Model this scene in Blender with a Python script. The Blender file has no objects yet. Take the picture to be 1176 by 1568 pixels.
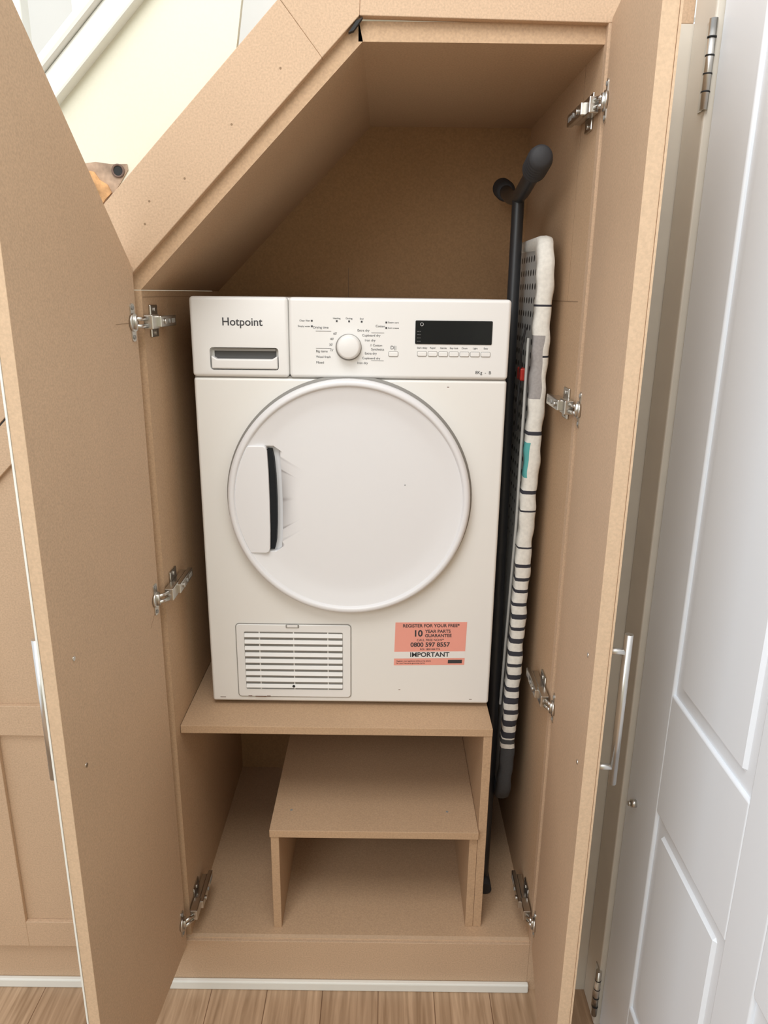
import bpy, bmesh, math, random
from mathutils import Vector, Matrix
random.seed(4)
H=1.51
sc=bpy.context.scene
sc.view_settings.view_transform='Standard'
sc.view_settings.look='None'
sc.view_settings.exposure=0.0

# ---------------- materials ----------------
def mat(name,col,rough=0.6,metal=0.0,noise=0.0,nscale=200,col2=None,bump=0.0,big=0.0,spec=0.5,coat=0.0):
    m=bpy.data.materials.new(name); m.use_nodes=True
    nt=m.node_tree; b=nt.nodes['Principled BSDF']
    b.inputs['Base Color'].default_value=(*col,1); b.inputs['Roughness'].default_value=rough
    b.inputs['Metallic'].default_value=metal
    b.inputs['Specular IOR Level'].default_value=spec
    b.inputs['Coat Weight'].default_value=coat
    if noise>0 or bump>0 or big>0:
        tc=nt.nodes.new('ShaderNodeTexCoord')
        n=nt.nodes.new('ShaderNodeTexNoise'); n.inputs['Scale'].default_value=nscale; n.inputs['Detail'].default_value=4
        nt.links.new(tc.outputs['Object'],n.inputs['Vector'])
        r=nt.nodes.new('ShaderNodeValToRGB')
        c2=col2 or tuple(c*(1-noise) for c in col)
        r.color_ramp.elements[0].position=0.32; r.color_ramp.elements[1].position=0.68
        r.color_ramp.elements[0].color=(*c2,1); r.color_ramp.elements[1].color=(*[min(1,c*(1+noise*.5)) for c in col],1)
        nt.links.new(n.outputs['Fac'],r.inputs['Fac'])
        out=r.outputs['Color']
        if big>0:
            n2=nt.nodes.new('ShaderNodeTexNoise'); n2.inputs['Scale'].default_value=3.5; n2.inputs['Detail'].default_value=5
            nt.links.new(tc.outputs['Object'],n2.inputs['Vector'])
            mr=nt.nodes.new('ShaderNodeMapRange'); mr.inputs['To Min'].default_value=1-big; mr.inputs['To Max'].default_value=1+big
            nt.links.new(n2.outputs['Fac'],mr.inputs['Value'])
            mx=nt.nodes.new('ShaderNodeVectorMath'); mx.operation='SCALE'
            nt.links.new(out,mx.inputs[0]); nt.links.new(mr.outputs['Result'],mx.inputs['Scale'])
            out=mx.outputs['Vector']
        nt.links.new(out,b.inputs['Base Color'])
        if bump>0:
            bp=nt.nodes.new('ShaderNodeBump'); bp.inputs['Strength'].default_value=bump; bp.inputs['Distance'].default_value=0.001
            nt.links.new(n.outputs['Fac'],bp.inputs['Height']); nt.links.new(bp.outputs['Normal'],b.inputs['Normal'])
    return m
MDF=mat('mdf',(0.575,0.405,0.270),0.62,noise=0.13,nscale=320,big=0.10,spec=0.3)
MDFE=mat('mdf_edge',(0.63,0.455,0.305),0.75,noise=0.09,nscale=260,big=0.05,spec=0.2)
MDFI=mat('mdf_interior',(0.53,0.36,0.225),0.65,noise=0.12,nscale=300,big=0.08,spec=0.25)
MDFB=mat('mdf_back_shaded',(0.40,0.24,0.122),0.7,noise=0.12,nscale=220,big=0.10,spec=0.2)  # back panel brown, deepened so the colour carries the shade at the rear
SEAM=mat('mdf_seam',(0.26,0.17,0.10),0.8)
WHITE=mat('white_enamel',(0.81,0.80,0.77),0.28,big=0.012,noise=0.004,nscale=4)
WPL=mat('white_plastic',(0.81,0.805,0.79),0.38)
WDOOR=mat('white_plastic_door',(0.775,0.775,0.79),0.33)
GREYL=mat('grey_gap',(0.28,0.27,0.25),0.6)
DARK=mat('dark_gap',(0.015,0.015,0.015),0.7)
SLOT=mat('black_slot',(0.012,0.014,0.016),0.6,spec=.2)
DISP=mat('display_glass',(0.006,0.007,0.009),0.12,spec=.3)
INK=mat('ink',(0.04,0.04,0.045),0.6)
INKW=mat('ink_white',(0.6,0.6,0.6),0.6)
PINK=mat('sticker_pink',(0.84,0.36,0.29),0.45)
STW=mat('sticker_white',(0.82,0.80,0.78),0.45)
STEEL=mat('nickel',(0.62,0.60,0.56),0.28,metal=1.0)
BRUSH=mat('brushed_steel',(0.70,0.69,0.67),0.32,metal=1.0)
CREAM=mat('cream_wall',(0.73,0.71,0.58),0.7,noise=0.02,nscale=300)
TRIMW=mat('white_gloss',(0.80,0.80,0.75),0.35)
DOORW=mat('door_white',(0.83,0.875,0.93),0.4)
JAMB=mat('jamb_paint',(0.68,0.63,0.55),0.5,noise=0.03,nscale=20)
BLK=mat('black_tube',(0.022,0.022,0.024),0.4)
RUB=mat('black_rubber',(0.03,0.03,0.033),0.7)
CLW=mat('cover_white',(0.74,0.72,0.66),0.85,noise=0.08,nscale=150,bump=.3)
CLB=mat('cover_black',(0.035,0.035,0.045),0.85)
CLG=mat('cover_grey',(0.34,0.32,0.31),0.85,noise=0.1,nscale=200)
CLD=mat('cover_charcoal',(0.06,0.062,0.066),0.85,noise=0.1,nscale=200)
CLT=mat('cover_teal',(0.09,0.36,0.35),0.85)
RED=mat('red_plastic',(0.5,0.03,0.02),0.4)
RAWW=mat('raw_wood',(0.62,0.34,0.15),0.8,noise=0.45,nscale=70,bump=0.6)
BRKN=mat('broken_plaster',(0.44,0.31,0.22),0.9,noise=0.35,nscale=60,bump=0.6)
MESHM=mat('steel_mesh',(0.55,0.55,0.53),0.5,metal=0.3)
nt=MESHM.node_tree; b=nt.nodes['Principled BSDF']
tc=nt.nodes.new('ShaderNodeTexCoord'); vo=nt.nodes.new('ShaderNodeTexVoronoi'); vo.inputs['Scale'].default_value=38; vo.inputs['Randomness'].default_value=0.0
rp=nt.nodes.new('ShaderNodeValToRGB'); rp.color_ramp.elements[0].position=.22; rp.color_ramp.elements[1].position=.27
rp.color_ramp.elements[0].color=(.03,.03,.03,1); rp.color_ramp.elements[1].color=(.5,.5,.48,1)
nt.links.new(tc.outputs['Object'],vo.inputs['Vector']); nt.links.new(vo.outputs['Distance'],rp.inputs['Fac']); nt.links.new(rp.outputs['Color'],b.inputs['Base Color'])
OAK=bpy.data.materials.new('oak_planks'); OAK.use_nodes=True
nt=OAK.node_tree; b=nt.nodes['Principled BSDF']; b.inputs['Roughness'].default_value=.45
tc=nt.nodes.new('ShaderNodeTexCoord'); mp=nt.nodes.new('ShaderNodeMapping'); mp.inputs['Rotation'].default_value=(0,0,math.radians(90))
br=nt.nodes.new('ShaderNodeTexBrick'); br.inputs['Scale'].default_value=1; br.inputs['Brick Width'].default_value=1.2; br.inputs['Row Height'].default_value=.125
br.inputs['Mortar Size'].default_value=.0010; br.inputs['Color1'].default_value=(.44,.295,.185,1); br.inputs['Color2'].default_value=(.53,.365,.235,1); br.inputs['Mortar'].default_value=(.2,.11,.06,1)
mp2=nt.nodes.new('ShaderNodeMapping'); mp2.inputs['Scale'].default_value=(75,4,1)
ns=nt.nodes.new('ShaderNodeTexNoise'); ns.inputs['Scale'].default_value=1.3; ns.inputs['Detail'].default_value=8; ns.inputs['Distortion'].default_value=.6
rp=nt.nodes.new('ShaderNodeValToRGB'); rp.color_ramp.elements[0].position=.3; rp.color_ramp.elements[1].position=.7
rp.color_ramp.elements[0].color=(.62,.57,.51,1); rp.color_ramp.elements[1].color=(1.08,1.08,1.08,1)
mx=nt.nodes.new('ShaderNodeMix'); mx.data_type='RGBA'; mx.blend_type='MULTIPLY'; mx.inputs['Factor'].default_value=1
nt.links.new(tc.outputs['Object'],mp.inputs['Vector']); nt.links.new(mp.outputs['Vector'],br.inputs['Vector'])
nt.links.new(tc.outputs['Object'],mp2.inputs['Vector']); nt.links.new(mp2.outputs['Vector'],ns.inputs['Vector']); nt.links.new(ns.outputs['Fac'],rp.inputs['Fac'])
nt.links.new(br.outputs['Color'],mx.inputs[6]); nt.links.new(rp.outputs['Color'],mx.inputs[7]); nt.links.new(mx.outputs[2],b.inputs['Base Color'])

# ---------------- helpers ----------------
def empty(name,loc=(0,0,0)):
    e=bpy.data.objects.new(name,None); sc.collection.objects.link(e); return e
def finish(name,bm,m,parent=None,bevel=0,smooth=False,seg=2):
    bmesh.ops.recalc_face_normals(bm,faces=bm.faces)
    me=bpy.data.meshes.new(name); bm.to_mesh(me); bm.free()
    for v in me.vertices: v.co.z+=H
    ms=m if isinstance(m,(list,tuple)) else [m]
    for q in ms: me.materials.append(q)
    o=bpy.data.objects.new(name,me); sc.collection.objects.link(o)
    if smooth:
        for p in me.polygons: p.use_smooth=True
    if bevel>0:
        md=o.modifiers.new('b','BEVEL'); md.width=bevel; md.segments=seg; md.limit_method='ANGLE'; md.angle_limit=math.radians(35)
        if seg>2:
            for p in me.polygons: p.use_smooth=True
            w=o.modifiers.new('w','WEIGHTED_NORMAL')
    if parent: o.parent=parent
    return o
def box(name,x0,x1,y0,y1,z0,z1,m,parent=None,bevel=0,seg=2,rot=None):
    bm=bmesh.new(); bmesh.ops.create_cube(bm,size=1)
    for v in bm.verts: v.co=Vector((x0+(v.co.x+.5)*(x1-x0), y0+(v.co.y+.5)*(y1-y0), z0+(v.co.z+.5)*(z1-z0)))
    if rot:
        c=Vector(((x0+x1)/2,(y0+y1)/2,(z0+z1)/2))
        bmesh.ops.rotate(bm,verts=bm.verts,cent=c,matrix=Matrix.Rotation(rot[1],3,rot[0]))
    return finish(name,bm,m,parent,bevel,seg=seg)
def prism(name,pts,y0,y1,m,parent=None,bevel=0,seg=2,edge_m=None):
    bm=bmesh.new()
    a=[bm.verts.new((p[0],y0,p[1])) for p in pts]; c=[bm.verts.new((p[0],y1,p[1])) for p in pts]
    bm.faces.new(a); bm.faces.new(c[::-1])
    n=len(pts)
    for i in range(n): bm.faces.new((a[i],c[i],c[(i+1)%n],a[(i+1)%n]))
    return finish(name,bm,m,parent,bevel,seg=seg)
def slab(name,org,d,nrm,pts,t0,t1,m,parent=None,bevel=0,edge_mi=None):
    bm=bmesh.new(); d=Vector((d[0],d[1],0)).normalized(); nrm=Vector((nrm[0],nrm[1],0)).normalized(); org=Vector((org[0],org[1],0))
    A=[];B=[]
    for s,z in pts:
        p=org+d*s; A.append(bm.verts.new(p+nrm*t0+Vector((0,0,z)))); B.append(bm.verts.new(p+nrm*t1+Vector((0,0,z))))
    bm.faces.new(A); bm.faces.new(B[::-1]); n=len(pts)
    for i in range(n):
        f=bm.faces.new((A[i],B[i],B[(i+1)%n],A[(i+1)%n]))
        if edge_mi is not None: f.material_index=edge_mi
    return finish(name,bm,m,parent,bevel)
def cyl(name,p0,p1,r,m,parent=None,seg=24,r2=None,bevel=0):
    p0=Vector(p0);p1=Vector(p1); L=(p1-p0).length
    bm=bmesh.new(); bmesh.ops.create_cone(bm,cap_ends=True,segments=seg,radius1=r,radius2=r2 if r2 is not None else r,depth=L)
    q=Vector((0,0,1)).rotation_difference(p1-p0).to_matrix().to_4x4()
    bmesh.ops.transform(bm,verts=bm.verts,matrix=Matrix.Translation((p0+p1)/2)@q)
    for f in bm.faces: f.smooth=len(f.verts)==4
    return finish(name,bm,m,parent,bevel)
def lathe(name,prof,cx,y,cz,m,parent=None,seg=128):
    bm=bmesh.new(); rings=[]
    for r,d in prof:
        if r==0: rings.append([bm.verts.new((cx,y-d,cz))]); continue
        rings.append([bm.verts.new((cx+r*math.cos(2*math.pi*i/seg),y-d,cz+r*math.sin(2*math.pi*i/seg))) for i in range(seg)])
    for a,b_ in zip(rings,rings[1:]):
        for i in range(seg):
            j=(i+1)%seg
            if len(a)==1 and len(b_)==1: continue
            if len(a)==1: bm.faces.new((a[0],b_[i],b_[j]))
            elif len(b_)==1: bm.faces.new((a[i],b_[0],a[j]))
            else: bm.faces.new((a[i],b_[i],b_[j],a[j]))
    return finish(name,bm,m,parent,smooth=True)
def tube(name,pts,r,m,parent=None,cyc=False,res=4,kind='POLY'):
    cu=bpy.data.curves.new(name,'CURVE'); cu.dimensions='3D'; cu.bevel_depth=r; cu.bevel_resolution=res; cu.use_fill_caps=True
    if kind=='POLY':
        sp=cu.splines.new('POLY'); sp.points.add(len(pts)-1)
        for q,p in zip(sp.points,pts): q.co=(p[0],p[1],p[2]+H,1)
    else:
        sp=cu.splines.new('BEZIER'); sp.bezier_points.add(len(pts)-1)
        for q,p in zip(sp.bezier_points,pts): q.co=(p[0],p[1],p[2]+H); q.handle_left_type=q.handle_right_type='AUTO'
    sp.use_cyclic_u=cyc
    o=bpy.data.objects.new(name,cu); sc.collection.objects.link(o); cu.materials.append(m)
    if parent:o.parent=parent
    return o
def text(name,body,x,z,size,y,m,parent,align='LEFT',rot=0,bold=0):
    cu=bpy.data.curves.new(name,'FONT'); cu.body=body; cu.size=size; cu.align_x=align; cu.align_y='CENTER'; cu.offset=bold; cu.extrude=0.0001
    o=bpy.data.objects.new(name,cu); sc.collection.objects.link(o); cu.materials.append(m)
    o.location=(x,y,z+H); o.rotation_euler=(math.radians(90),rot,0); o.parent=parent
    return o
def rrect(x0,x1,z0,z1,r,n=6):
    out=[]
    for cx,cz,a0 in((x1-r,z1-r,0),(x0+r,z1-r,90),(x0+r,z0+r,180),(x1-r,z0+r,270)):
        for i in range(n+1):
            a=math.radians(a0+90*i/n); out.append((cx+r*math.cos(a),cz+r*math.sin(a)))
    return out

# ---------------- room ----------------
YF=1.30; XR=.476
box('floor',-2.4,.62,-2.2,1.95,-1.56,-1.51,OAK)
box('wall_back',-2.4,.7,1.96,2.0,-1.51,1.2,CREAM)
box('wall_front',-2.4,.62,-2.3,-2.2,-1.51,.9,CREAM)
prism('wall_stair_side',[(-1.9,-1.30),(-1.9,-1.09),(-.05,.76),(-.2,.60+.0),(-.24,.36)],1.309,1.322,CREAM)
prism('trim_1',[(-1.9,-1.095),(-1.9,-1.045),(.1,.955),(.1,.905)],1.285,1.322,TRIMW,bevel=.004)
prism('trim_2',[(-1.9,-1.045),(-1.9,-1.02),(.1,.98),(.1,.955)],1.272,1.34,TRIMW,bevel=.006)
prism('wall_stairwell',[(-2.4,-1.4),(-2.4,1.2),(.7,1.2),(.7,.6),(-.2,.62),(-1.9,-1.06)],1.90,1.93,mat('stairwell_white',(.80,.80,.76),.7))
sp=empty('stair_balustrade')
for i,x in enumerate((-.80,-.69,-.58,-.47,-.36,-.25)):
    box('baluster_%d'%i,x-.016,x+.016,1.295,1.327,x+.875,x+1.75,TRIMW,sp,bevel=.003)
prism('handrail',[(-.85,.92),(-.85,.97),(-.2,1.62),(-.2,1.57)],1.285,1.337,TRIMW,sp,bevel=.008)
hl=empty('exposed_timber_hole')
prism('broken_edge',[(-.56,.196),(-.545,.198),(-.50,.1955),(-.475,.199),(-.45,.196),(-.424,.1965),(-.423,.188),(-.427,.182),(-.437,.168),(-.449,.152),(-.462,.142),(-.47,.128),(-.56,.06)],1.307,1.3088,BRKN,hl)
prism('timber',[(-.56,.186),(-.50,.188),(-.478,.184),(-.470,.172),(-.458,.165),(-.452,.153),(-.464,.1415),(-.476,.125),(-.56,.06)],1.3045,1.307,RAWW,hl)
PB=mat('pipe_brown',(.16,.10,.075),.7)
lathe('pipe_ring',[(.0105,0),(.0105,.002),(.0075,.002),(.0075,0)],-.439,1.307,.186,PB,hl,32)
cyl('pipe_hole',(-.439,1.3062,.186),(-.439,1.3075,.186),.0076,DARK,hl)
wr=box('wall_right',XR+.03,XR+.10,-2.2,.38,-1.51,1.2,CREAM)
box('trim_3',XR-.01,XR+.03,1.216,1.299,-1.51,1.0,JAMB,bevel=.003)
box('trim_4',XR-.01,XR+.03,.38,.45,-1.51,1.0,TRIMW,bevel=.003)
d1=empty('door_1')
X0=XR
box('slab',X0+.006,X0+.03,.455,1.213,-1.50,.60,DOORW,d1)
def dbox(n,y0,y1,z0,z1): box(n,X0,X0+.012,y0,y1,z0,z1,DOORW,d1,bevel=.004,seg=3)
dbox('stile_hinge',1.075,1.213,-1.50,.60); dbox('stile_mid',.725,.810,-1.50,.60); dbox('stile_lock',.455,.50,-1.50,.60)
for k,(a,c) in enumerate(((.45,.60),(-.852,-.625),(-1.50,-1.29))):
    dbox('rail_%da'%k,.808,1.077,a,c); dbox('rail_%db'%k,.498,.727,a,c)
for k,(a,c) in enumerate(((-.600,.425),(-1.265,-.877))):
    box('field_%da'%k,X0+.001,X0+.012,.835,1.050,a,c,DOORW,d1,bevel=.005,seg=1)
    box('field_%db'%k,X0+.001,X0+.012,.525,.70,a,c,DOORW,d1,bevel=.005,seg=1)
for k,(a,c) in enumerate(((.265,.383),(-1.48,-1.36))):
    cyl('hinge_pin_%d'%k,(X0-.012,1.215,a),(X0-.012,1.215,c),.006,STEEL,d1)
    box('hinge_leaf_%d'%k,X0-.012,X0-.0105,1.217,1.238,a,c,STEEL,d1)
    for j in range(1,5):
        z=a+(c-a)*j/5; cyl('hinge_ring_%d%d'%(k,j),(X0-.012,1.215,z-.001),(X0-.012,1.215,z+.001),.0066,DARK,d1)
cyl('door_catch',(X0+.002,1.165,-.905),(X0-.010,1.165,-.905),.007,STEEL,d1); 
cyl('door_catch_tip',(X0-.010,1.165,-.905),(X0-.015,1.165,-.905),.0045,STEEL,d1)

# ---------------- cupboard carcass ----------------
cb=empty('under_stair_cupboard')
XL=-.419; XRC=.336; YB=1.925; ZF=-1.381; ZC=.377
YC=1.318
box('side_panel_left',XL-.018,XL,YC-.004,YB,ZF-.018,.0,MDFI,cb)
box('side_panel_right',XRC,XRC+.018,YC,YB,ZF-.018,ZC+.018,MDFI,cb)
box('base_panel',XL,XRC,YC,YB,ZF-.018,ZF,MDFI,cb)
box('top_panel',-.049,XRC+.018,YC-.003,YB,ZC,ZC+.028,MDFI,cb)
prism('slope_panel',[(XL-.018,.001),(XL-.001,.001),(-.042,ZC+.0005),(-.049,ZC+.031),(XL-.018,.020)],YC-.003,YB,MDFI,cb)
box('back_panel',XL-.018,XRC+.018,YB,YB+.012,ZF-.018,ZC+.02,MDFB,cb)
box('back_seam',-.0965,-.095,YB-.0005,YB,-.2,.06,SEAM,cb)
box('side_seam_right',XRC-.0003,XRC,YC+.03,YB,-.0105,-.0095,SEAM,cb)
box('side_seam_right_v',XRC-.0003,XRC,1.425,1.4258,-.01,ZC,SEAM,cb)
box('side_seam_left',XL,XL+.0003,YC,YB,-.0115,-.0105,SEAM,cb)
prism('frame_slope',[(-1.9,-1.9+.455),(-1.9,-1.30),(-.17,.43),(-.105,.350)],YF,YC,MDF,cb,bevel=.0012)
prism('frame_mitre',[(-.105,.3502),(-.1695,.4298),(-.13,.475),(-.04,.57),(-.047,.408)],YF,YC,MDF,cb,bevel=.0012)
prism('frame_top',[(-.0468,.408),(-.0397,.57),(XR-.01,.57),(XR-.01,.402),(XRC,.402)],YF,YC,MDF,cb,bevel=.0012)
prism('frame_stile_left',[(-.437,ZF),(-.50,ZF),(-.50,-.047),(-.437,.016)],YF,YC,MDF,cb)
box('frame_stile_right',XRC,XRC+.035,YF+.0005,YC,-1.51,.402,MDF,cb)
box('frame_stile_painted',XRC+.035,XR+.03,YF+.0005,YC,-1.51,.402,JAMB,cb)
box('plinth',-1.9,XRC,YF,YC,-1.49,ZF-.002,MDF,cb,bevel=.001)
box('plinth_lip',XL-.02,XRC,YF+.008,YC,ZF-.002,ZF,MDFE,cb)
prism('gap_black',[(-.056,.388),(-.064,.385),(-.052,.401),(-.042,.406)],YF+.0005,YF+.010,DARK,cb)
box('baseboard_front',-1.9,XRC+.002,YF-.012,YF-.0005,-1.51,-1.487,TRIMW,bevel=.003)
ZS=-.866
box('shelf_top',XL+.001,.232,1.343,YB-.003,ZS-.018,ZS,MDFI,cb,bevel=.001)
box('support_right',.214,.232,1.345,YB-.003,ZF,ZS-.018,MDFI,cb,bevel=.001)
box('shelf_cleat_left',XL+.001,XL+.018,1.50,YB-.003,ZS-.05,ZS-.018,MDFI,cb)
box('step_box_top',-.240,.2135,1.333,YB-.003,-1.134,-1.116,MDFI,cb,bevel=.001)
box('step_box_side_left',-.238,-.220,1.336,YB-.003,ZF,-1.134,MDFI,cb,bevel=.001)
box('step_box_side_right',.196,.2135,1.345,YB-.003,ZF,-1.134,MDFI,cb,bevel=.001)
for i,(x,y) in enumerate(((-.2,1.40),(.15,1.40))): cyl('step_screw_%d'%i,(x,y,-1.1165),(x,y,-1.1155),.003,GREYL,cb,12)
for i,(x,z) in enumerate(((-.40,.105),(-.33,.175),(-.25,.255),(-.17,.335),(-.39,.14))): cyl('frame_screw_%d'%i,(x,YF-.0003,z),(x,YF+.001,z),.0018,SEAM,cb,12)

# ---------------- adjacent shaker door ----------------
sk=empty('shaker_cupboard_door')
prism('panel',[(-.86,-1.387),(-.505,-1.387),(-.505,-.06),(-.86,-.415)],1.294,1.2995,MDF,sk)
y0,y1=1.284,1.294
prism('stile_l',[(-.86,-1.387),(-.769,-1.387),(-.769,-.324),(-.86,-.415)],y0,y1,MDF,sk,bevel=.001)
prism('stile_r',[(-.57,-1.387),(-.505,-1.387),(-.505,-.06),(-.57,-.125)],y0,y1,MDF,sk,bevel=.001)
box('rail_bottom',-.769,-.57,y0,y1,-1.387,-1.321,MDF,sk,bevel=.001)
box('rail_mid',-.769,-.57,y0,y1,-.856,-.789,MDF,sk,bevel=.001)
prism('rail_slope',[(-.769,-.403),(-.57,-.204),(-.57,-.125),(-.769,-.324)],y0,y1,MDF,sk,bevel=.001)
prism('gap',[(-.86,-.415),(-.505,-.06),(-.505,-.052),(-.86,-.407)],1.2985,1.2995,DARK,sk)

# ---------------- cupboard doors ----------------
def handle(par,org,d,nrm,s,z0,z1,t):
    d=Vector((d[0],d[1],0)).normalized(); n=Vector((nrm[0],nrm[1],0)).normalized(); o=Vector((org[0],org[1],0))
    p=o+d*s+n*(t+.032)
    cyl('handle_bar',p+Vector((0,0,z0)),p+Vector((0,0,z1)),.006,BRUSH,par)
    for k,z in enumerate((z0+.028,z1-.028)):
        a=o+d*s+n*t
        cyl('handle_post_%d'%k,a+Vector((0,0,z)),p+Vector((0,0,z)),.005,BRUSH,par)
def hinge(par,side,z,org,d,nrm,k):
    xw=XL if side<0 else XRC
    q=-side
    k='%s%d'%('l' if side<0 else 'r',k)
    def bx(n,a,b_,y0,y1,z0,z1,m=STEEL,bv=.0015):
        x0,x1=sorted((xw+q*a,xw+q*b_)); return box(n+'_'+k,x0,x1,y0,y1,z+z0,z+z1,m,cb,bevel=bv)
    bx('mount_plate',0.0,.004,1.345,1.385,-.028,.028)
    bx('mount_block',.004,.016,1.335,1.415,-.008,.008)
    bx('arm',.016,.026,1.330,1.425,-.0095,.0095)
    bx('arm_slot',.0255,.0265,1.395,1.415,-.004,.004,GREYL,0)
    bx('arm_front',.004,.020,1.3005,1.340,-.012,.012)
    cyl('screw_a_'+k,(xw+q*.026,1.352,z),(xw+q*.029,1.352,z),.005,STEEL,cb)
    cyl('screw_b_'+k,(xw+q*.026,1.378,z),(xw+q*.028,1.378,z),.004,GREYL,cb)
    for sgn in(-1,1): cyl('screw_w%d_'%sgn+k,(xw+q*.004,1.365,z+sgn*.02),(xw+q*.006,1.365,z+sgn*.02),.004,STEEL,cb)
    D=Vector((d[0],d[1],0)).normalized(); N=-Vector((nrm[0],nrm[1],0)).normalized(); o=Vector((org[0],org[1],0))
    slab('cup_flange_'+k,org,d,N[:2],rrect(.010,.027,z-.031,z+.031,.006,4),0,.002,STEEL,par)
    c=o+D*.019
    cyl('cup_'+k,c+N*.0005+Vector((0,0,z)),c+N*.005+Vector((0,0,z)),.015,STEEL,par)
    for sgn in(-1,1): cyl('flange_screw%d_'%sgn+k,c+N*.002+Vector((0,0,z+sgn*.024)),c+N*.0035+Vector((0,0,z+sgn*.024)),.0035,GREYL,par)
    a=c+N*.006; e=Vector((xw+q*.012,1.2965,0))
    for zz in(-.006,.006):
        cyl('link%d_'%int(zz*1000)+k,a+Vector((0,0,z+zz)),e+Vector((0,0,z+zz)),.0035,STEEL,par,12)
    cyl('pivot_'+k,a+Vector((0,0,z-.011)),a+Vector((0,0,z+.011)),.0035,STEEL,par,12)

DL=empty('cupboard_door'); oL=(-.4255,1.297); dL=(-.072,-1); nL=(-1,.072)
ptsL=[(0,-1.392),(.382,-1.392),(.382,.418),(0,.036)]
slab('leaf',oL,dL,nL,ptsL,0,.019,[MDF,MDFE],DL,bevel=.0008,edge_mi=1)
slab('outer_skin',oL,dL,nL,[(0.001,-1.391),(.383,-1.391),(.383,.418),(0.001,.036)],.0192,.022,TRIMW,DL)
handle(DL,oL,dL,nL,.330,-.722,-.487,.022)
for k,z in enumerate((-.052,-.555,-1.315)): hinge(DL,-1,z,oL,dL,nL,k)
for k,z in enumerate((-.515,-.695)):
    D=Vector((*dL,0)).normalized(); c=Vector((oL[0],oL[1],z))+D*.33; N=-Vector((*nL,0)).normalized()
    cyl('handle_screw_%d'%k,c-N*.001,c+N*.0012,.0035,STEEL,DL,12)
def pline(par,org,d,nrm,n,s0,z0,s1,z1,w=.0007):
    dz=w if abs(s1-s0)>abs(z1-z0) else 0; ds=w-dz
    slab(n,org,d,(-nrm[0],-nrm[1]),[(s0,z0),(s1,z1),(s1+ds,z1+dz),(s0+ds,z0+dz)],0.0001,.0003,SEAM,par)
pline(DL,oL,dL,nL,'pencil_line_1',.02,-.053,.085,-.053)
pline(DL,oL,dL,nL,'pencil_line_2',.01,-.567,.05,-.60)
DR=empty('cupboard_door'); oR=(.340,1.297); dR=(-.125,-1); nR=(1,-.125)
ptsR=[(0,-1.392),(.382,-1.392),(.382,.408),(0,.408)]
slab('leaf',oR,dR,nR,ptsR,0,.019,[MDF,MDFE],DR,bevel=.0008,edge_mi=1)
slab('outer_skin',oR,dR,nR,[(0.001,-1.391),(.383,-1.391),(.383,.408),(0.001,.408)],.0192,.022,MDFE,DR)
handle(DR,oR,dR,nR,.330,-.712,-.463,.022)
for k,z in enumerate((.29,-.19,-.775,-1.305)): hinge(DR,1,z,oR,dR,nR,k)
for k,z in enumerate((-.50,-.68)):
    D=Vector((*dR,0)).normalized(); c=Vector((oR[0],oR[1],z))+D*.33; N=-Vector((*nR,0)).normalized()
    cyl('handle_screw_%d'%k,c-N*.001,c+N*.0012,.0035,STEEL,DR,12)

# ---------------- tumble dryer ----------------
td=empty('tumble_dryer')
x0,x1=-.3675,.2325; zt,zb=-.0085,-.856; zp=-.156
box('body',x0+.004,x1-.004,1.436,1.905,zb+.002,zt-.001,WHITE,td,bevel=.006,seg=3)
box('front_panel',x0,x1,1.425,1.445,zb,zp-.0015,WHITE,td,bevel=.006,seg=4)
box('seam',x0+.003,x1-.003,1.428,1.44,zp-.003,zp+.002,GREYL,td)
box('control_drawer',x0,-.1835,1.421,1.46,zp,zt,WPL,td,bevel=.007,seg=4)
box('control_fascia',-.1825,x1,1.421,1.46,zp,zt,WPL,td,bevel=.007,seg=4)
box('drawer_seam',-.188,-.178,1.4265,1.45,zp+.006,zt-.006,GREYL,td)
for i,x in enumerate((x0+.05,x1-.05)):
    for j,y in enumerate((1.48,1.86)): cyl('foot_%d%d'%(i,j),(x,y,ZS),(x,y,zb+.004),.02,RUB,td)
YP=1.4207
def cut(obj,cutter):
    md=obj.modifiers.new('c','BOOLEAN'); md.operation='DIFFERENCE'; md.object=cutter; md.solver='EXACT'
    bpy.context.view_layer.update()
    dg=bpy.context.evaluated_depsgraph_get(); me=bpy.data.meshes.new_from_object(obj.evaluated_get(dg))
    obj.modifiers.clear(); old=obj.data; obj.data=me
    bpy.data.objects.remove(cutter)
drawer=[o for o in td.children if o.name=='control_drawer'][0]
c=prism('cutter',rrect(-.333,-.203,-.143,-.101,.006),1.40,1.437,WPL)
cut(drawer,c)
prism('pull_frame',rrect(-.333,-.203,-.143,-.101,.006),1.4365,1.438,WPL,td)
prism('pull_lip',[(-.331,-.141),(-.205,-.141),(-.205,-.116),(-.216,-.1225),(-.320,-.1225),(-.331,-.116)],1.4205,1.436,WPL,td,bevel=.003,seg=3)
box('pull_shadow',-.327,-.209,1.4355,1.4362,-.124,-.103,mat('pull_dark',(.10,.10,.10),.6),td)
box('pull_bar',-.327,-.209,1.426,1.4355,-.1075,-.1025,GREYL,td)
text('logo_text','Hotpoint',-.2695,-.0545,.0205,YP,INK,td,'CENTER',bold=.0002)
lathe('dial_ring',[(.0245,0),(.0245,.002),(.0225,.0025),(.0225,0)],-.0705,YP+.0005,-.098,GREYL,td,64)
lathe('dial',[(.0235,0),(.0225,.004),(.0210,.016),(.0195,.0185),(.017,.0195),(0,.0200)],-.0700,YP+.0005,-.0975,WPL,td,64)
prism('display',rrect(.0545,.1985,-.0905,-.0475,.002),YP-.001,YP+.002,DISP,td)
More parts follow.
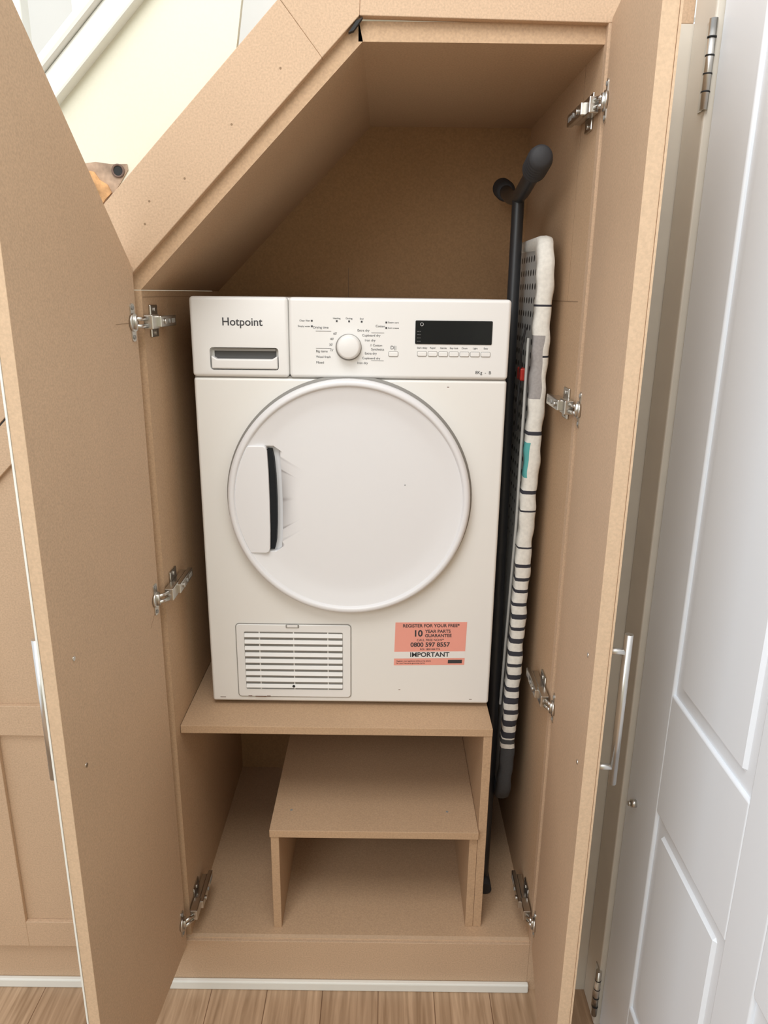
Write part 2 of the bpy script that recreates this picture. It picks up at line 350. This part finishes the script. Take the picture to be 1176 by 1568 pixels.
lathe('power_ring',[(.0032,0),(.0032,.0003),(.0024,.0003),(.0024,0)],.0665,YP-.001,-.0545,INKW,td,24)
for r in range(4): text('display_label_%d'%r,'--- --',.058,-.067-.006*r,.0035,YP-.0015,INKW,td)
for i in range(7):
    x=.068+i*.0200
    prism('button_%d'%i,rrect(x-.0085,x+.0085,-.1125,-.1045,.002,4),YP-.002,YP+.002,WPL,td,bevel=.0008)
    prism('button_gap_%d'%i,rrect(x-.0092,x+.0092,-.1133,-.1037,.0025,4),YP-.0002,YP+.002,GREYL,td)
    text('button_label_%d'%i,('Start delay','Rapid','Gentle','Key lock','Drum','Light','Easy')[i],x,-.0975,.0045,YP,INK,td,'CENTER')
prism('start_button_gap',rrect(.0045,.0235,-.1143,-.1047,.0025,4),YP-.0002,YP+.002,GREYL,td)
prism('start_button',rrect(.0053,.0227,-.1135,-.1055,.002,4),YP-.002,YP+.002,WPL,td,bevel=.0008)
text('start_label','D||',.0140,-.098,.009,YP,INK,td,'CENTER')
for i,(x,z) in enumerate(((-.0925,-.0505),(-.0695,-.0507),(-.0460,-.0510),(-.139,-.0505),(-.139,-.0605),(.0000,-.0520),(.0000,-.0620))):
    box('led_%d'%i,x-.0016,x+.0016,YP-.0003,YP+.001,z-.0016,z+.0016,INK,td)
lab=[('Drying time',-.108,-.0625,'RIGHT'),('60\'',-.092,-.0735,'RIGHT'),('40\'',-.098,-.0835,'RIGHT'),('30\'',-.100,-.094,'RIGHT'),('15\'',-.099,-.104,'RIGHT'),
('Big items',-.132,-.106,'LEFT'),('Wool fresh',-.132,-.1165,'LEFT'),('Mixed',-.132,-.127,'LEFT'),
('Extra dry',-.054,-.067,'LEFT'),('Cupboard dry',-.045,-.076,'LEFT'),('Iron dry',-.040,-.085,'LEFT'),('Cotton',-.020,-.059,'LEFT'),('// Cotton',-.030,-.094,'LEFT'),('Synthetics',-.028,-.1015,'LEFT'),
('Extra dry',-.040,-.109,'LEFT'),('Cupboard dry',-.045,-.118,'LEFT'),('Iron dry',-.054,-.127,'LEFT'),
('Heating',-.0925,-.0455,'CENTER'),('Drying',-.0695,-.0455,'CENTER'),('End',-.046,-.046,'CENTER'),
('Clean filter',-.142,-.0505,'RIGHT'),('Empty water',-.142,-.0605,'RIGHT'),('Steam care',.003,-.052,'LEFT'),('Anti crease',.003,-.062,'LEFT'),
('8Kg  -  B',.170,-.1425,'LEFT')]
for i,(t,x,z,a) in enumerate(lab):
    text('label_%d'%i,t,x,z,.0060 if i<17 else (.0045 if i<24 else .0085),YP,INK,td,a)
for i,(a,b_,z) in enumerate(((-.132,-.103,-.069),(-.132,-.103,-.1005),(-.028,-.004,-.071),(-.028,-.004,-.1225))):
    box('label_line_%d'%i,a,b_,YP-.0002,YP+.001,z-.0002,z+.0002,INK,td)
cx,cz=-.0695,-.395; YD=1.425
ring=lathe('door_shadow_ring',[(.2445,0),(.2445,.0012),(.230,.0012),(.230,0)],cx,YD,cz,GREYL,td)
prof=[(0,0),(.2375,0),(.2395,.006),(.2395,.016),(.2375,.0215),(.2335,.0238),(.2295,.0238),(.2265,.0225),(.2250,.0185),(.2235,.0180),(.215,.0165),(.200,.0125),(.185,.0105),(.16,.0095),(.10,.009),(0,.009)]
prof=[(r,d+.004) if d>0.001 else (r,d) for r,d in prof]
door=lathe('door',prof,cx,YD,cz,WDOOR,td)
rec=[(-.166,.100),(-.160,.107),(-.145,.107),(-.136,.100),(-.133,.06),(-.132,0),(-.133,-.06),(-.136,-.100),(-.145,-.107),(-.160,-.107),(-.166,-.100)]
c=prism('cutter',[(cx+a,cz+b_) for a,b_ in rec],1.39,1.4215,WDOOR,bevel=.0)
cut(door,c)
for p in door.data.polygons: p.use_smooth=True
md=door.modifiers.new('w','WEIGHTED_NORMAL')
try:
    door.data.set_sharp_from_angle(angle=math.radians(35))
except Exception as e: print(e)
pl=[]
N=24
for i in range(N+1):
    zz=.110-.220*i/N; pl.append((-math.sqrt(.2255**2-zz*zz),zz))
pl+=[(-.166,-.110),(-.161,-.107),(-.1585,-.100),(-.157,-.06),(-.1565,0),(-.157,.06),(-.1585,.100),(-.161,.107),(-.166,.110)]
prism('handle_plate',[(cx+a,cz+b_) for a,b_ in pl],1.4002,1.4215,WDOOR,td,bevel=.0025,seg=3)
sl=[(-.163,.102),(-.150,.102),(-.1465,.085),(-.144,.05),(-.143,0),(-.144,-.05),(-.1465,-.085),(-.150,-.102),(-.163,-.102)]
prism('handle_slot',[(cx+a,cz+b_) for a,b_ in sl],1.4065,1.4215,SLOT,td)
prism('vent_gap',rrect(-.311,-.066,-.8435,-.670,.008),1.4235,1.427,GREYL,td)
vp=prism('vent_cover',rrect(-.3095,-.0675,-.8420,-.6715,.007),1.4215,1.4255,WPL,td,bevel=.0015)
c=prism('cutter',rrect(-.293,-.084,-.824,-.688,.003),1.40,1.4249,WPL); cut(vp,c)
box('vent_back',-.2935,-.0835,1.4246,1.4249,-.8245,-.6875,GREYL,td)
for i in range(9):
    z=-.696-i*.0149
    box('vent_slat_%d'%i,-.2925,-.0845,1.4195,1.4225,z-.0047,z+.0042,WPL,td,bevel=.001,rot=('X',math.radians(-22)))
for i in range(3): box('vent_bar_%d'%i,-.262+i*.0725,-.2595+i*.0725,1.4222,1.4246,-.824,-.688,WPL,td)
box('vent_catch',-.204,-.176,1.4195,1.4225,-.678,-.671,GREYL,td,bevel=.001); box('vent_catch_in',-.201,-.179,1.4190,1.4215,-.676,-.671,WPL,td)
cyl('vent_chip',(-.190,1.4185,-.815),(-.190,1.4195,-.815),.003,DARK,td)
SC=mat('scuff',(.12,.05,.02),.8)
for i,(x,z,w) in enumerate(((-.285,-.8405,.004),(-.262,-.8415,.012),(-.245,-.8405,.004),(.038,-.8235,.002),(.193,-.845,.003),(-.345,-.846,.006),(.12,-.171,.002))):
    box('scuff_%d'%i,x-w,x+w,1.4206 if i<3 else 1.4248,1.4255,z-.0006,z+.0006,SC,td)
box('door_mark',.040,.0415,1.4110,1.4125,-.363,-.3615,INK,td)
r=math.radians(1.2)
def spt(u,v):
    ccx,ccz=.1015,-.713
    return (ccx+u*math.cos(-r)-v*math.sin(-r)+0, ccz+u*math.sin(r)+v*math.cos(r))
def srect(n,u0,u1,v0,v1,y,m): prism(n,[spt(u0,v0),spt(u1,v0),spt(u1,v1),spt(u0,v1)],y,1.4252,m,td)
srect('sticker_pink',-.0755,.0755,-.050,.050,1.4246,PINK)
srect('sticker_white',-.0755,.0755,-.034,-.018,1.4244,STW)
srect('sticker_logo',.040,.070,-.046,-.038,1.4243,INK)
def st_t(n,t,u,v,s,a='CENTER',b_=0): 
    x,z=spt(u,v); text(n,t,x,z,s,1.4242,INK,td,a,rot=-r,bold=b_)
st_t('sticker_line_1','REGISTER FOR YOUR FREE*',0,.042,.0098,b_=.00015)
st_t('sticker_ten','10',-.027,.024,.020,b_=.0005)
st_t('sticker_line_2','YEAR PARTS',-.012,.029,.0098,'LEFT',b_=.00015); st_t('sticker_line_3','GUARANTEE',-.012,.019,.0098,'LEFT',b_=.00015)
st_t('sticker_line_4','CALL FREE NOW*',0,.009,.0072); st_t('sticker_line_5','0800 597 8557',0,-.002,.0138,b_=.0003)
st_t('sticker_line_6','ROI: 1800 844 774',0,-.0125,.0055); st_t('sticker_line_7','IMPORTANT',0,-.0255,.0150,b_=.00035)
st_t('sticker_line_8','Register your appliance online or by phone',-.070,-.040,.0042,'LEFT'); st_t('sticker_line_9','for your free parts guarantee terms',-.070,-.045,.0042,'LEFT')

# ---------------- ironing board ----------------
ib=empty('ironing_board')
def outline():
    zt_,zn=.108,-1.140
    front=[];back=[]
    n=330
    for i in range(n+1):
        z=zn+(zt_-zn)*i/n
        dt=zt_-z; dn=z-zn
        yf=1.445; yb=1.76
        if dn<.62:
            k=dn/.62; yb=1.545+(1.76-1.545)*math.sin(k*math.pi/2)
        if dt<.07: w=math.sqrt(max(0,1-(1-dt/.07)**2)); e=.045*(1-w); yf+=e; yb-=e
        if dn<.08: w=math.sqrt(max(0,1-(1-dn/.08)**2)); yf+=.045*(1-w); yb-=.045*(1-w)
        front.append((yf,z)); back.append((yb,z))
    return front+back[::-1]
ol=outline()
def rimmat(z,ri=9):
    if z<-.955: return 5 if z<-.985 or (int((-z)/.012)%2==0) else 0
    if z<-.54:
        k=(z+.54)/-.415
        return 1 if ((-z)%.0285)<(.006+.009*k) else 0
    if -.355<z<-.285 and ri<4: return 3
    if -.195<z<-.075 and ri<5: return 2
    for q in (-.02,-.115,-.265,-.385,-.425,-.505): 
        if abs(z-q)<.0025: return 1
    return 0
bm=bmesh.new(); rings=[]
def inset(p,d):
    y,z=p
    c=Vector((1.585,max(-.98,min(0.0,z)))); v=Vector((y,z))-c; L=v.length
    return (y-v.x/L*d, z-v.y/L*d) if L>1e-6 else p
spec=[(.2880,.034),(.2835,.030),(.2825,.012),(.2835,.003),(.290,0),(.302,-.001),(.311,.002),(.314,.010)]
def lean(z): return .013*min(0,(z+.2))/.9
for k,(x,d) in enumerate(spec):
    row=[]
    for p in ol:
        q=inset(p,d); wav=.0012*math.sin(q[1]*55+k)+.0008*math.sin(q[1]*131+q[0]*30)
        row.append(bm.verts.new((x+lean(q[1])+(wav if k>0 else 0),)+q))
    rings.append(row)
n=len(ol)
for ri,(a,b_) in enumerate(zip(rings,rings[1:])):
    for i in range(n):
        j=(i+1)%n
        f=bm.faces.new((a[i],b_[i],b_[j],a[j])); f.smooth=True
        f.material_index=rimmat(ol[i][1],ri)
h=n//2
for R,mi in ((rings[0],4),(rings[-1],0)):
    for i in range(h-1):
        f=bm.faces.new((R[i],R[i+1],R[n-2-i],R[n-1-i])); f.material_index=mi if mi==4 else rimmat(ol[i][1])
finish('board',bm,[CLW,CLB,CLG,CLT,MESHM,CLD],ib)
tube('leg_main',[(.262,1.60,.186),(.262,1.595,0),(.258,1.50,-1.05),(.252,1.475,-1.366)],.0125,BLK,ib)
tube('leg_inner',[(.258,1.66,-.05),(.258,1.53,-.6),(.250,1.60,-1.366)],.010,BLK,ib)
tube('foot_bar_top',[(.262,1.43,.219),(.262,1.50,.203),(.262,1.60,.190),(.262,1.70,.200),(.262,1.80,.226)],.0145,BLK,ib,kind='B')
for nm,y0_,y1_,z_,sl_ in (('cap_near',1.382,1.455,.221,-.20),('cap_far',1.77,1.845,.228,.24)):
    bm=bmesh.new()
    N=28; segs=28; rr=[]
    for i in range(N+1):
        t=i/N; rad=.0215*(1-.05*math.cos(t*N*math.pi/2))
        if t<.12: rad*= .72+.28*(t/.12)
        if t>.88: rad*= .72+.28*((1-t)/.12)
        zz=z_+(t-.5)*(y1_-y0_)*sl_
        rr.append([bm.verts.new((.262+rad*math.cos(2*math.pi*k/segs),y0_+(y1_-y0_)*t,zz+rad*math.sin(2*math.pi*k/segs))) for k in range(segs)])
    for a,b_ in zip(rr,rr[1:]):
        for k in range(segs): bm.faces.new((a[k],b_[k],b_[(k+1)%segs],a[(k+1)%segs]))
    bm.faces.new(rr[0]); bm.faces.new(rr[-1][::-1])
    finish(nm,bm,RUB,ib,smooth=True)
cyl('foot_bar_low',(.254,1.455,-1.367),(.254,1.80,-1.367),.0125,BLK,ib)
cyl('cap_low',(.254,1.44,-1.366),(.254,1.49,-1.366),.0145,RUB,ib)
box('height_catch',.2685,.2805,1.49,1.53,-.165,-.14,RED,ib,bevel=.003)
tube('catch_cable',[(.27,1.47,-.06),(.266,1.48,-.10),(.270,1.50,-.15),(.268,1.50,-.22),(.272,1.52,-.27)],.0022,BLK,ib,kind='B')
tube('brace_wire',[(.276,1.47,-.08),(.276,1.47,-.45),(.272,1.50,-.9)],.003,MESHM,ib)

# ---------------- light ----------------
w=bpy.data.worlds.new('world'); sc.world=w; w.use_nodes=True
w.node_tree.nodes['Background'].inputs['Color'].default_value=(.94,.97,1,1); w.node_tree.nodes['Background'].inputs['Strength'].default_value=1.1
def area(name,loc,tgt,sx,sy,pw,col):
    l=bpy.data.lights.new(name,'AREA'); l.shape='RECTANGLE'; l.size=sx; l.size_y=sy; l.energy=pw; l.color=col
    o=bpy.data.objects.new(name,l); sc.collection.objects.link(o); o.location=loc
    o.rotation_euler=(Vector(tgt)-Vector(loc)).to_track_quat('-Z','Y').to_euler()
area('ceiling_light',(-.25,.1,3.0),(0,1.3,1.0),1.1,.9,23,(1,.985,.96))
area('window_light',(-1.2,-1.5,2.4),(0.2,1.3,.8),1.3,1.2,23,(.97,.985,1))

# ---------------- camera ----------------
th=math.radians(16.5); rl=math.radians(.7)
X=Vector((1,0,0)); D=Vector((0,-math.sin(th),-math.cos(th))); F=Vector((0,math.cos(th),-math.sin(th)))
right=X*math.cos(rl)-D*math.sin(rl); down=X*math.sin(rl)+D*math.cos(rl)
M=Matrix((( right.x,-down.x,-F.x,0),(right.y,-down.y,-F.y,0),(right.z,-down.z,-F.z,H),(0,0,0,1)))
cam=bpy.data.cameras.new('camera'); co=bpy.data.objects.new('camera',cam); sc.collection.objects.link(co)
cam.sensor_fit='VERTICAL'; cam.sensor_height=36; cam.lens=1130/1568*36; cam.clip_start=.02
co.matrix_world=M; sc.camera=co
